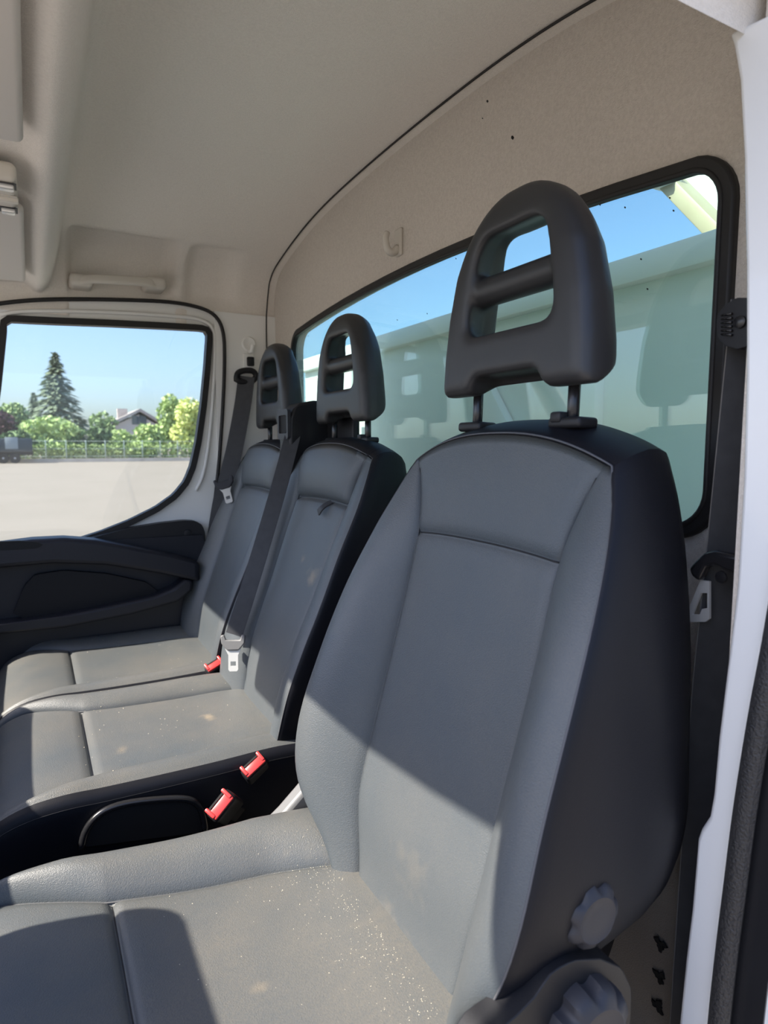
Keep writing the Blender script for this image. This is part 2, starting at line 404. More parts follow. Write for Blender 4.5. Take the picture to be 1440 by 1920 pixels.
child(mesh('lower_carpet', [(XW - .012, .36, .74), (XW - .012, 1.97, .74), (XW - .012, 1.97, 1.30), (XW - .012, .36, 1.30), (XW, .36, 1.315), (XW, 1.97, 1.315)], [(0, 1, 2, 3), (3, 2, 5, 4)], 'carpet', None, False), wall_back)
for i, q in enumerate(((1240, 1770), (1238, 1830), (1235, 1885), (1228, 1800))):
    p = px(*q, 'X', XW - .013)
    if i < 3: child(lathe('torn_hole', [(.008, 0), (.007, .002), (.004, .001)], 22, 'dark', p + Vector((-.001, 0, 0)), (-1, 0, 0), None, lambda a, k: 1 + .35 * sin(3 * a + i) + .2 * sin(7 * a)), wall_back)
for q, r_ in (((961, 258), .0035), (914, 190) and ((914, 190), .0025), ((905, 222), .0012)):
    child(lathe('dirt_speck', [(r_, 0), (r_ * .6, .0012), (.0002, .0014)], 7, 'dark', px(*q, 'X', XW), (-1, 0, 0), None, lambda a, k: 1 + .4 * sin(2 * a)), wall_back)
window_1 = tag(empty('window_1', (XW, 1.14, 1.6)), 'rear window of green tinted glass in a black rubber frame', None, None, 'structure')
g = plate('gasket', [win_loop(.011), win_loop(-.008)], lambda u, v: (XW - .010, u, v), (.014, 0, 0), 'rubber', window_1)
bv = g.modifiers.new('bevel', 'BEVEL'); bv.width = .004; bv.segments = 2; bv.limit_method = 'ANGLE'
lip = win_loop(-.005); tube('gasket_lip', [(XW - .009, a, b) for a, b in lip], .0035, 'rubber', window_1, 6, True)
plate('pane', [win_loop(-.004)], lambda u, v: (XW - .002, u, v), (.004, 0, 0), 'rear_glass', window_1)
for q in ((1202, 486), (1172, 389), (1256, 371), (1263, 395), (1214, 542), (855, 485), (801, 588), (628, 690), (745, 600), (578, 630), (1125, 384)):
    lathe('fly_speck', [(.0014, 0), (.001, .0006), (.0001, .0007)], 6, 'dark', px(*q, 'X', XW - .0025), (-1, 0, 0), window_1, lambda a, k: 1 + .4 * sin(2 * a))
# dark seam between headliner and rear wall panel
sp_ = [(XW - .022, .43, 2.17), (XW - .022, .50, 2.215), (XW - .022, .637, 2.255), (XW - .022, 1.16, 2.285), (XW - .022, 1.60, 2.265), (XW - .022, 1.80, 2.225), (XW - .022, 1.90, 2.185), (XW - .025, 1.945, 2.13), (XW - .03, 1.952, 2.06)]
seam_pts = []
for i, (y, z) in enumerate(fine):
    if .40 < y < 1.955: seam_pts.append((.667, y, z - .006))
seam_pts += [(.662, 1.962, 2.10), (.66, 1.958, 1.98), (.66, 1.957, 1.75)]
trim_1 = tag(tube('trim_1', spline(seam_pts, 90), .002, 'rubber'), 'dark joint between headliner and rear wall panel', None, None, 'structure')

# far side: pillar, side wall
wall_right = tag(plate('wall_right', [[(.50, .74), (.692, .74), (.692, 2.10), (.50, 2.10)]], lambda u, v: (u, 1.962, v), (0, .05, 0), 'white_trim'), 'off white pillar trim behind the far door', None, None, 'structure')
wall_rf = tag(plate('wall_right_front', [[(-.9, .72), (-.46, .72), (-.46, 1.5), (-.9, 1.45)]], lambda u, v: (u, 2.0, v), (0, .03, 0), 'dash'), 'dark trim in front of the far door', None, None, 'structure')
# near side: wall behind the door post
wall_left = tag(plate('wall_left', [[(.56, .72), (.70, .72), (.70, 2.22), (.56, 2.16)]], lambda u, v: (u, .352 + (u - .56) * .2, v), (0, -.03, 0), 'liner_back'), 'fabric covered inner face of the near door post', None, None, 'structure')
# near door post (painted) and its rubber seal
L_ = [(1366, 62), (1374, 85), (1385, 150), (1393, 300), (1397, 500), (1397, 700), (1392, 900), (1380, 1100), (1362, 1250), (1346, 1380), (1336, 1490), (1329, 1530), (1314, 1553), (1307, 1572), (1303, 1620), (1296, 1700), (1284, 1800), (1272, 1920), (1255, 2080)]
Rg = [(1305, 2080), (1330, 1920), (1347, 1780), (1362, 1650), (1378, 1530), (1395, 1420), (1415, 1300), (1438, 1180), (1470, 1000), (1490, 800), (1500, 500), (1500, 200), (1495, 0)]
XJ = .552
p2 = lambda q, X=XJ: (lambda v: (v.y, v.z))(px(*q, 'X', X))
jl = [p2(q) for q in L_] + [p2(q) for q in Rg]
post = tag(plate('trim_2', [jl], lambda u, v: (XJ, u, v), (.02, 0, 0), 'white_paint'), 'white painted door post at the right edge', None, None, 'structure')
bv = post.modifiers.new('bevel', 'BEVEL'); bv.width = .004; bv.segments = 3; bv.limit_method = 'ANGLE'; bv.angle_limit = radians(60)
mid_ = [(1335, 2080), (1348, 1920), (1362, 1790), (1378, 1665), (1394, 1540), (1411, 1430), (1430, 1320), (1455, 1190), (1485, 1000), (1505, 800), (1515, 500), (1515, 200), (1510, 0)]
seal = tag(sweep('trim_3', spline([px(*q, 'X', XJ - .004) for q in mid_], 50), [(.0100 * cos(a), .0085 * sin(a)) for a in [2 * pi * k / 10 for k in range(10)]], Vector((0, 1, 0)), 'rubber'), 'thick black textured rubber seal along the white door post', None, None, 'structure')
M['rubber_tex'] = mat('textured rubber', (.026, .026, .028), .5, .5, bump=(350, .9, .002)); seal.data.materials[0] = M['rubber_tex']
e1 = [(1345, 2080), (1356, 1920), (1370, 1800), (1384, 1690), (1400, 1570), (1418, 1450), (1444, 1330), (1500, 1100), (1525, 800), (1530, 300)]
e2 = [(1620, 300), (1610, 800), (1570, 1100), (1530, 1330), (1490, 1500), (1455, 1700), (1432, 1850), (1424, 1920), (1410, 2080)]
outer_jamb = tag(plate('trim_4', [[p2(q) for q in e1 + e2]], lambda u, v: (XJ + .006, u, v), (.012, 0, 0), 'blackgloss'), 'dark glossy strip outside the rubber seal', None, None, 'structure')
e3 = [(1700, 300), (1700, 1200), (1660, 1600), (1600, 2080)]
body_edge = tag(plate('trim_5', [[p2(q) for q in e2[::-1]][::1] + [p2(q) for q in e3[::-1]][::-1][::-1][::1]] if False else [[p2(q) for q in e2] + [p2(q) for q in e3[::-1]]], lambda u, v: (XJ + .008, u, v), (.02, 0, 0), 'white_paint'), 'white outer body edge in the lower right corner', None, None, 'structure')
floor = tag(box('floor', (0, YC, .70), (1.5, 1.66, .05), 'dash'), 'dark cab floor', None, None, 'structure')
# front of the cab: dashboard, windscreen posts (outside the picture, they shape the sunlight)
dash = tag(empty('wall_front', (-.6, YC, .7)), 'dark dashboard across the front of the cab', None, None, 'structure')
box('dashboard', (-.56, YC, 1.08), (.42, 1.62, .76), 'dash', dash, bev=.05, seg=4)
box('centre_hood', (-.40, 1.18, 1.43), (.20, .66, .09), 'dash', dash, bev=.035, seg=4)
box('instrument_hood', (-.38, .61, 1.55), (.16, .38, .18), 'dash', dash, bev=.05, seg=5)
for y, fl_ in ((.415, -.16), (1.93, .02)):
    sweep('windscreen_post', spline([(-.28, y, 2.09), (-.45, y + fl_ * .45, 1.88), (-.72, y + fl_ * .8, 1.55), (-.9, y + fl_, 1.35)], 14), rrect(.04, .03, .015, 3), Vector((0, 1, 0)), 'white_trim', dash)
# unseen block on a stem, added to cast shade on the middle backrest
box('shade_block', (-.30, 1.235, 1.985), (.03, .24, .10), 'black', ceiling, bev=.012, seg=3)
tube('shade_block_stem', [(-.32, 1.235, 2.10), (-.315, 1.235, 1.985)], .008, 'black', ceiling)

# ================================================================== FAR DOOR
YD = 1.97
pz = lambda q, Y=YD: (lambda v: (v.x, v.z))(px(*q, 'Y', Y))
door = tag(empty('door_1', (.2, YD, .75)), 'far passenger door with large window and black door card', None, None, 'structure')
win_px = [(4, 603), (10, 597), (20, 595), (100, 599), (200, 603), (300, 608), (370, 612), (385, 614), (393, 620), (395, 632), (391, 690), (384, 760), (374, 830), (364, 875), (352, 905), (330, 932), (295, 957), (245, 982), (190, 1004), (140, 1020), (60, 1040), (-30, 1045), (-45, 1000), (-25, 850), (-8, 720)]
wl = [pz(q) for q in win_px]
def resample(lp, n):
    P = [Vector((a, b, 0)) for a, b in lp]; d = [0]
    for i in range(len(P)): d.append(d[-1] + (P[(i + 1) % len(P)] - P[i]).length)
    out = []
    for k in range(n):
        s = d[-1] * k / n; i = max(j for j in range(len(P)) if d[j] <= s)
        t = (s - d[i]) / max(1e-9, d[i + 1] - d[i]); q = P[i].lerp(P[(i + 1) % len(P)], t); out.append((q.x, q.y))
    return out
def offset(lp, d):
    n = len(lp); out = []; ar = sum(lp[i][0] * lp[(i + 1) % n][1] - lp[(i + 1) % n][0] * lp[i][1] for i in range(n)); s = 1 if ar > 0 else -1
    for i in range(n):
        a = Vector(lp[i - 2]); b = Vector(lp[(i + 2) % n]); t = (b - a).normalized(); out.append((lp[i][0] + t.y * d * s, lp[i][1] - t.x * d * s))
    return out
wl = resample(wl, 120)
dout = [pz(q) for q in [(-260, 640), (-150, 590), (0, 572), (100, 566), (200, 565), (300, 567), (350, 572), (388, 584), (406, 600), (416, 630), (416, 700), (410, 830), (402, 930), (392, 1010), (388, 1100), (380, 1250), (378, 1400), (-300, 1400), (-300, 900)]]
plate('door_frame', [dout, wl], lambda u, v: (u, YD, v), (0, .04, 0), 'white_trim', door)
# raised inner lip of the pressed frame
fl = [pz(q, 1.955) for q in [(0, 588), (60, 582), (200, 584), (330, 592), (375, 598), (398, 612), (404, 640), (402, 720), (394, 820), (382, 890), (368, 920)]]
tube('frame_bead', spline([(a, 1.966, b) for a, b in fl], 40), .006, 'white_trim', door, 6)
plate('window_seal', [offset(wl, .004), offset(wl, -.013)], lambda u, v: (u, YD - .012, v), (0, .03, 0), 'rubber', door)
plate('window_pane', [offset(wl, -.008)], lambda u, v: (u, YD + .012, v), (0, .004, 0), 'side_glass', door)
plate('door_card', [[(-.55, .74), (.452, .74), (.452, 1.36), (.44, 1.435), (-.05, 1.44), (-.55, 1.45)]], lambda u, v: (u, 1.925, v), (0, .05, 0), 'card', door)
cc = [(165, 1010), (240, 991), (300, 981), (345, 976), (368, 977), (380, 985), (385, 1000), (385, 1030), (380, 1056), (330, 1048), (250, 1030)]
o = plate('corner_cover', [resample([pz(q, 1.935) for q in cc], 60)], lambda u, v: (u, 1.935, v), (0, .04, 0), 'black', door)
p = px(352, 1000, 'Y', 1.935); c_ = lathe('screw_cap', [(.012, 0), (.011, .003), (.006, .004)], 16, 'black', p, (0, -1, 0), door)
ss = [(-120, 1030), (0, 1020), (60, 1012), (120, 1009), (180, 1013), (250, 1025), (320, 1040), (375, 1054), (376, 1092), (300, 1076), (200, 1060), (100, 1057), (0, 1066), (-120, 1080)]
o = plate('sill_ledge', [[pz(q, 1.87) for q in ss]], lambda u, v: (u, 1.87, v), (0, .075, 0), 'card', door)
bv = o.modifiers.new('bevel', 'BEVEL'); bv.width = .012; bv.segments = 3; bv.limit_method = 'ANGLE'; bv.angle_limit = radians(50)
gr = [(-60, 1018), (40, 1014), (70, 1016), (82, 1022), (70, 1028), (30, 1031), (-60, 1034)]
plate('grip_pocket_shade', [resample([pz(q, 1.869) for q in gr], 30)], lambda u, v: (u, 1.869, v), (0, .01, 0), 'dark', door)  # flush dark plate, paints the shade inside the open grip pocket
o = plate('insert_panel', [resample([pz(q, 1.905) for q in [(25, 1150), (45, 1100), (65, 1078), (120, 1070), (200, 1076), (275, 1092), (294, 1108), (290, 1122), (200, 1140), (100, 1155), (45, 1160)]], 60)], lambda u, v: (u, 1.905, v), (0, .03, 0), 'card2', door)
o = plate('pocket_rim', [[pz(q, 1.87) for q in [(-100, 1185), (0, 1170), (100, 1157), (200, 1138), (290, 1118), (325, 1104), (345, 1088), (362, 1088), (360, 1108), (335, 1128), (250, 1152), (120, 1178), (0, 1190), (-100, 1200)]]], lambda u, v: (u, 1.87, v), (0, .06, 0), 'card', door)
bv = o.modifiers.new('bevel', 'BEVEL'); bv.width = .008; bv.segments = 3; bv.limit_method = 'ANGLE'; bv.angle_limit = radians(50)
# body side weatherstrip round the door opening
ws = [px(*q, 'Y', 1.958) for q in [(-120, 590), (-60, 578), (0, 569), (60, 563), (130, 561), (220, 562), (300, 565), (350, 571), (388, 582), (408, 598), (418, 622), (421, 660), (419, 740), (412, 850), (404, 930), (396, 1000), (390, 1080)]]
trim_6 = tag(tube('trim_6', spline(ws, 70), .0055, 'rubber'), 'black weatherstrip around the far door opening', None, None, 'structure')
ws2 = [(.53, 1.955, 1.0), (.53, 1.955, 2.0)]

# ================================================================== SEATS
def pad(name, P, A, B, rings, m, parent, ring_mat=None):
    vs = []; fs = []; idx = {}; mi = []
    for i, a in enumerate(A):
        for j, b in enumerate(B):
            idx[i, j] = len(vs); vs.append(P(a, b))
    for i in range(len(A) - 1):
        for j in range(len(B) - 1):
            fs.append((idx[i, j], idx[i + 1, j], idx[i + 1, j + 1], idx[i, j + 1])); mi.append(0)
    nA, nB = len(A), len(B)
    loop = [(i, 0) for i in range(nA)] + [(nA - 1, j) for j in range(1, nB)] + [(i, nB - 1) for i in range(nA - 2, -1, -1)] + [(0, j) for j in range(nB - 2, 0, -1)]
    prev = [idx[q] for q in loop]; nl = len(loop)
    for fn in rings:
        cur = []
        for (i, j) in loop:
            cur.append(len(vs)); vs.append(fn(A[i], B[j], Vector(vs[idx[i, j]])))
        for k in range(nl):
            fs.append((prev[(k + 1) % nl], prev[k], cur[k], cur[(k + 1) % nl])); mi.append(1)
        prev = cur
    fs.append(tuple(prev)[::-1]); mi.append(1)
    o = mesh(name, vs, fs, m, None, True, True)
    if ring_mat:
        o.data.materials.append(M[ring_mat])
        for p_, k in zip(o.data.polygons, mi): p_.material_index = k
    child(o, parent); return o
def samples(keys, n, lo=-1., hi=1., w=.012):
    s = set(np.linspace(lo, hi, n).round(5))
    for k in keys:
        s = {q for q in s if abs(q - k) > w * 1.3}
        for d in (-w, -w / 2, 0, w / 2, w): s.add(round(k + d, 5))
    return sorted(q for q in s if lo <= q <= hi)

def backrest(parent, Yc, prm):
    Z = prm['z']; zb, zc = Z[0], Z[-1]; zs = prm['seam']; bs = (zs - zb) / (zc - zb)
    def base(a, b):
        zn = zb + b * (zc - zb); wi = sitp(zn, Z, prm['wi']); wo = sitp(zn, Z, prm['wo']); aa = abs(a); sg = 1 if a >= 0 else -1
        if aa <= .6: t = aa / .6 * wi; s = 0
        else: s = (aa - .6) / .4; t = wi + s * (wo - wi)
        z = zn + b ** 4 * prm['arch'] * (1 - min(1, (t / wo)) ** 2.4)
        if aa < .62: z += -prm.get('sag', 0) * exp(-((b - bs) / .08) ** 2) * (1 - (aa / .6) ** 2)
        x = sitp(zn, Z, prm['x'])
        Pb = sitp(zn, Z, prm['p'])
        x -= Pb * (sin(min(1, s / .8) * pi / 2) - .12 * max(0, (s - .8) / .2) ** 2)
        cen = max(0, 1 - (aa / .6) ** 4)
        x -= prm['crown'] * cen * (sin(pi * min(1, b / bs)) ** .5 if b < bs else 0)
        if b >= bs: x -= prm['pillow'] * cen ** .5 * max(0, sin(pi * min(1, (b - bs) / (1 - bs) * .93))) ** .6
        x += .006 * exp(-((aa - .6) / .012) ** 2) * min(1, (1 - b) * 12)
        if aa < .6: x += prm.get('gd', .007) * exp(-((b - bs) / .008) ** 2)
        return Vector((x, Yc + sg * t, z))
    A = samples([-.6, .6], 50); B = samples([bs], 56, 0, 1, .01)
    xb = prm['xback']; ws = prm['wscale']
    S = [.012, .03, .07, .14, .25, .4, .55, .7, .82, .91, .97, 1.0]
    def ring(s):
        k = itp(s, [0, .03, .12, .3, .5, .7, .85, .95, 1], ws)
        top = itp(s, [0, .05, .2, .45, .65, .82, .93, 1], prm['top'])
        def f(a, b, p):
            x = p.x + (xb - p.x) * s
            kk = 1 + (k - 1) * min(1, abs(p.y - Yc) / abs(base(1, b).y - Yc)) ** 2
            g_ = -.0025 if s < .02 else 0
            return Vector((x + (-.002 if s < .02 else 0), Yc + (p.y - Yc) * kk, p.z + top * max(0, (b - .75) / .25) ** 2 + (g_ if b > .99 else 0)))
        return f
    o = pad('backrest', base, A, B, [ring(s) for s in S], 'leather', parent, 'leather_side')
    # stitched seams: edge of the front face, panel seams
    off = Vector((-.0012, 0, 0))
    e1 = [base(-1, b) + Vector((.001, -.0006, 0)) for b in np.linspace(.1, 1, 40)] + [base(a, 1) + Vector((.002, 0, .0008)) for a in np.linspace(-.97, .97, 40)] + [base(1, b) + Vector((.001, .0006, 0)) for b in np.linspace(1, .1, 40)]
    st = tube('edge_seam', e1, .0013, 'thread', None, 5)
    st.parent = o; st.matrix_parent_inverse = o.matrix_world.inverted() if False else Matrix()
    st2 = tube('panel_seam', [base(a, bs) + Vector((-.0005, 0, 0)) for a in np.linspace(-.59, .59, 40)], .0011, 'black', None, 5); st2.parent = o
    for sg in (-1, 1):
        s3 = tube('panel_seam', [base(sg * .6, b) + Vector((-.0003, 0, 0)) for b in np.linspace(.12, .97, 60)], .0011, 'black', None, 5); s3.parent = o
    for q in (st, st2): pass
    return o, base

def cushion(parent, Yc, prm):
    path = prm['path']; P3 = [Vector((x, 0, z)) for x, z in path]; d = [0]
    for a, b in zip(P3[:-1], P3[1:]): d.append(d[-1] + (b - a).length)
    d = [q / d[-1] for q in d]; XS = [p.x for p in P3]; ZS = [p.z for p in P3]
    bx = [q for q in np.linspace(0, .8, 801) if sitp(q, d, XS) <= prm['xcross']][0]
    def base(a, b):
        x = sitp(b, d, XS); z = sitp(b, d, ZS); wi = itp(b, prm['bw'], prm['wi']); wo = itp(b, prm['bw'], prm['wo'])
        aa = abs(a); sg = 1 if a >= 0 else -1
        if aa <= .6: t = aa / .6 * wi; s = 0
        else: s = (aa - .6) / .4; t = wi + s * (wo - wi)
        r = sin(min(1, s / .62) * pi / 2) - .45 * max(0, (s - .62) / .38) ** 2
        fade = itp(b, [0, .08, .3, .62, .8, 1], [.4, .75, 1, .75, .25, 0])
        z += prm['bol'] * r * fade
        cen = max(0, 1 - (aa / .6) ** 4)
        fl_ = 1 if b < .78 else max(0, 1 - (b - .78) / .08)
        z += (prm['crown'] * cen * abs(sin(pi * min(1, b / bx))) ** .5 if b < bx else prm['crown'] * .8 * cen * max(0, sin(pi * min(1, (b - bx) / .3))) ** .5) * fl_
        z -= .006 * exp(-((aa - .6) / .012) ** 2) * fl_
        if aa < .6: z -= .007 * exp(-((b - bx) / .006) ** 2)
        return Vector((x, Yc + sg * t, z))
    A = samples([-.6, .6], 46); B = samples([bx], 60, 0, 1, .008)
    zb = prm['zb']
    def ring(dy, k):
        def f(a, b, p):
            sg = 1 if a > 0 else -1; kk = abs(a) > .99
            return Vector((p.x, p.y + (sg * dy if kk else 0), p.z + (zb - p.z) * k))
        return f
    o = pad('cushion', base, A, B, [ring(.007, .02), ring(.012, .07), ring(.013, .17), ring(.013, .35), ring(.011, .7), ring(.010, 1)], 'leather', parent, 'leather_side')
    def sm(pts, r=.0011, m='black', nm='panel_seam'):
        s = tube(nm, pts, r, m, None, 5); s.parent = o
    bmax = .80
    for sg in (-1, 1):
        sm([base(sg * .6, b) + Vector((0, 0, .0004)) for b in np.linspace(.05, bmax, 60)], .0012, 'thread')
        sm([base(sg, b) + Vector((0, sg * .012, (zb - base(sg, b).z) * .10)) for b in np.linspace(.05, bmax + .1, 60)], .0011, 'black', 'edge_seam')
    sm([base(a, bx) + Vector((0, 0, .0004)) for a in np.linspace(-.59, .59, 30)])
    return o, base

# headrest: one shape shared by the three seats
def hr_sdf(x, y, z):
    ay = np.abs(y); H = .233
    xs = x - .35 * np.clip(z - .13, 0, 1) ** 2 / .1 * .12 - .10 * (z - .1) * 0
    hw = np.interp(z, [-.05, 0, .05, .10, .15, .20, .25], [.127, .127, .125, .1185, .106, .080, .050]) - np.clip(xs, 0, 1) * np.interp(z, [0, .1, .2], [.15, .3, .5])
    zt = H - 1.2 * ay ** 2 - np.clip(xs, 0, 1) * .35
    d = smax(ay - hw, z - zt, .05)
    zbot = np.interp(xs, [-.035, -.005, .026], [0, .004, .024])
    d = smax(d, zbot - z, .008)
    d3 = smax(d, np.abs(xs + .002) - .031, .020)
    # soft bevel of the sides towards the rear
    hwh = np.interp(z, [.06, .076, .13, .19], [.080, .079, .072, .056])
    hole = smax(ay - hwh, np.abs(z - .130) - .059, .026)
    d3 = smax(d3, -(hole + np.clip(-(xs + .018), -.02, .02) * .35), .014)
    bar = np.sqrt((xs + .006) ** 2 * .8 + (z - .130) ** 2) - .0175
    bar = smax(bar, ay - .095, .01)
    d3 = smin(d3, bar, .008)
    notch = smax(ay - np.interp(z, [0, .03], [.066, .054]), z - .024, .012)
    notch = smax(notch, (xs - .008), .01)
    d3 = smax(d3, -notch, .008)
    return d3
HV, HF = surface_nets(hr_sdf, (-.05, -.140, -.012), (.056, .140, .250), .0040)
hr_me = bpy.data.meshes.new('headrest'); hr_me.from_pydata([tuple(v) for v in HV], [], [tuple(f) for f in HF]); hr_me.update()
bm = bmesh.new(); bm.from_mesh(hr_me); bmesh.ops.smooth_vert(bm, verts=bm.verts, factor=.5, use_axis_x=True, use_axis_y=True, use_axis_z=True)
bmesh.ops.recalc_face_normals(bm, faces=bm.faces); bm.to_mesh(hr_me); bm.free()
hr_me.materials.append(M['hr'])
for p_ in hr_me.polygons: p_.use_smooth = True
def headrest(parent, X, Y, Z, tilt):
    o = bpy.data.objects.new('headrest', hr_me); COL.objects.link(o); child(o, parent)
    T = Matrix.Translation((X, Y, Z)) @ Matrix.Rotation(tilt, 4, 'Y')
    o.matrix_basis = T @ Matrix.Translation((0, 0, .031))
    for s in (-1, 1):
        q = tube('headrest_post', [T @ Vector((0, s * .0835, -.03)), T @ Vector((0, s * .0835, .06))], .0066, 'blackgloss', None, 10)
        q.parent = o; q.matrix_parent_inverse = (Matrix.Translation(-parent.location) @ o.matrix_basis).inverted() @ Matrix.Translation(-parent.location)
        bmx = bmesh.new(); add_box(bmx, T @ Vector((0, s * .0835, -.004)), (.030, .046, .012), Matrix.Rotation(tilt, 3, 'Y'), .004, 3)
        if s < 0: add_box(bmx, T @ Vector((-.004, s * .0835 + .010, .002)), (.026, .016, .012), Matrix.Rotation(tilt, 3, 'Y'), .003, 2)
        gsl = bmobj('post_guide', bmx, 'black'); child(gsl, parent)
    return o

def knob(name, at, r, h, parent, m='grey_pl', lobes=8):
    def md(a, i):
        return 1 - (.15 * max(0, cos(lobes * a)) ** .6 if 1 <= i <= 5 else 0)
    pr_ = [(r, 0), (r, .0015), (r, h * .35), (r * .98, h * .6), (r * .93, h * .78), (r * .86, h * .88), (r * .70, h * .97), (r * .66, h), (r * .64, h * .985), (r * .3, h * .985)]
    return lathe(name, pr_, 64, m, at, (-.02, -1, .0), parent, md, 50)

# ---- driver seat
YD1 = .593
seat1 = empty('driver_seat', (.3, YD1, .72), 'black leather single seat nearest the camera with two grey side knobs', 'seat')
DZ = [1.06, 1.16, 1.24, 1.31, 1.40, 1.50, 1.585, 1.64, 1.68]
dprm = dict(z=DZ, x=[.333, .348, .356, .374, .400, .428, .450, .463, .472],
            wi=[.090, .113, .129, .131, .132, .132, .134, .150, .166], wo=[.110, .150, .212, .233, .230, .222, .207, .190, .172],
            p=[.008, .028, .056, .066, .063, .049, .027, .010, .0], seam=1.574, arch=.034, crown=.002, pillow=.0015, xback=.60, gd=.004,
            wscale=[1, 1.02, 1.03, 1.02, .99, .945, .885, .81, .72], top=[0, .004, .012, .018, .016, .006, -.008, -.028])
bk1, b1 = backrest(seat1, YD1, dprm)
cu1, c1 = cushion(seat1, YD1, dict(path=[(.47, 1.12), (.40, 1.138), (.33, 1.143), (.24, 1.140), (.15, 1.142), (.07, 1.150), (.0, 1.158), (-.06, 1.158), (-.11, 1.14), (-.14, 1.11), (-.15, 1.06), (-.15, 1.0)],
    xcross=.060, bw=[0, .15, .3, .5, .57, .64, .72, 1], wi=[.11, .135, .175, .198, .206, .226, .250, .252], wo=[.235, .250, .262, .268, .270, .272, .272, .268], bol=.042, crown=.006, zb=1.0))
headrest(seat1, .508, .590, 1.728, radians(2))
knob('lumbar_knob', (.396, .374, 1.306), .030, .026, seat1, lobes=7)
# hinge cover with the recliner wheel
hc = [px(*q, 'Y', .362) for q in ((850, 2000), (900, 1925), (945, 1895), (988, 1852), (1020, 1805), (1060, 1785), (1110, 1783), (1150, 1800), (1168, 1840), (1166, 1900), (1150, 2000))]
o = plate('hinge_cover', [resample([(v.x, v.z) for v in hc], 50)], lambda u, v: (u, .352, v), (0, .028, 0), 'black', seat1)
bv = o.modifiers.new('bevel', 'BEVEL'); bv.width = .010; bv.segments = 4; bv.limit_method = 'ANGLE'; bv.angle_limit = radians(50)
knob('recliner_wheel', Vector((.384, .356, 1.217)), .040, .026, seat1, lobes=8)
# grey hinge bracket on the inner side
hb = [px(*q, 'Y', .858) for q in ((505, 1545), (530, 1520), (560, 1485), (585, 1455), (600, 1475), (600, 1530), (580, 1560), (540, 1580), (500, 1600))]
o = plate('inner_hinge', [[(v.x, v.z) for v in hb]], lambda u, v: (u, .850, v), (0, .028, 0), 'midgrey', seat1)
bv = o.modifiers.new('bevel', 'BEVEL'); bv.width = .007; bv.segments = 3; bv.limit_method = 'ANGLE'
box('seat_base', (.16, YD1, .87), (.46, .44, .27), 'black', seat1, bev=.03, seg=3)

# ---- double passenger bench
bench = empty('passenger_bench', (.3, 1.5, .72), 'black leather double bench with two headrests beyond the single seat', 'seat')
BZ = [1.06, 1.15, 1.25, 1.33, 1.40, 1.50, 1.585, 1.64, 1.675]
def bprm(): return dict(z=BZ, x=[.380, .398, .418, .446, .474, .512, .546, .562, .572],
            wi=[.105, .115, .122, .125, .130, .135, .140, .155, .168], wo=[.165, .195, .213, .216, .216, .212, .205, .196, .184],
            p=[.03, .038, .040, .038, .034, .028, .018, .008, .0], seam=1.572, arch=.030, crown=.008, pillow=.020, xback=.672, gd=.012,
            wscale=[1, 1.02, 1.03, 1.02, 1.0, .97, .92, .84, .74], top=[0, .004, .012, .014, .008, -.01, -.03, -.06])
YM, YF = 1.273, 1.727
for yc in (YM, YF):
    bk, bb = backrest(bench, yc, bprm())
    if yc == YM: b2 = bb
    else: b3 = bb
    cu, cc_ = cushion(bench, yc, dict(path=[(.50, 1.125), (.43, 1.142), (.36, 1.148), (.27, 1.146), (.17, 1.148), (.07, 1.152), (.01, 1.156), (-.04, 1.152), (-.08, 1.135), (-.105, 1.10), (-.11, 1.05), (-.11, .98)],
        xcross=.066, bw=[0, .15, .3, .5, .57, .64, .72, 1], wi=[.125, .135, .145, .150, .156, .175, .198, .20], wo=[.208, .210, .213, .215, .216, .217, .217, .215], bol=.026, crown=.005, zb=.98))
    if yc == YM: c2 = cc_
    else: c3 = cc_
    headrest(bench, .616, yc, 1.716, 0)
box('bench_base', (.18, 1.5, .85), (.48, .84, .27), 'black', bench, bev=.02)
# belt housing between the two backrests
hp = [(.548, 1.60), (.546, 1.70), (.548, 1.765), (.556, 1.787), (.575, 1.803), (.61, 1.81), (.668, 1.808), (.668, 1.58), (.56, 1.58)]
o = plate('belt_housing', [hp], lambda u, v: (u, 1.462, v), (0, .074, 0), 'black', bench)
bv = o.modifiers.new('bevel', 'BEVEL'); bv.width = .008; bv.segments = 3; bv.limit_method = 'ANGLE'; bv.angle_limit = radians(40)
sl_o = [(a, b) for a, b in rrect(.036, .036, .008, 4)]; sl_i = [(a, b) for a, b in rrect(.027, .022, .005, 4)]
o = plate('slot_collar', [sl_o, sl_i], lambda u, v: (.541, 1.498 + u, 1.752 + v), (.008, 0, 0), 'grey_pl', bench)
plate('slot', [sl_i], lambda u, v: (.5455, 1.498 + u, 1.752 + v), (.001, 0, 0), 'dark', bench)
o = box('housing_plate', (.655, 1.40, 1.70), (.02, .16, .17), 'black', bench, bev=.008)
child(lathe('plate_screw', [(.006, 0), (.005, .002), (.002, .0015)], 12, 'blackgloss', px(606, 812, 'X', .645), (-1, 0, 0)), bench)
# pull tab on the middle backrest
tb = [px(*q, 'X', x) for q, x in (((622, 941), .543), ((612, 946), .532), ((603, 953), .522), ((597, 961), .520))]
strap('pull_tab', spline(tb, 10), .014, Vector((0, 1, .35)), 'web', bench, .003)
# open tray with a rounded rim at the bench side
tr = [px(*q, 'Y', 1.035) for q in ((152, 1590), (160, 1560), (178, 1534), (205, 1516), (245, 1505), (300, 1499), (345, 1498), (368, 1506), (380, 1526), (386, 1560))]
tube('tray_rim', spline(tr, 30), .0055, 'blackgloss', bench, 10)
plate('tray_wall', [[(v.x, v.z) for v in tr]], lambda u, v: (u, 1.036, v), (0, .01, 0), 'dark', bench)

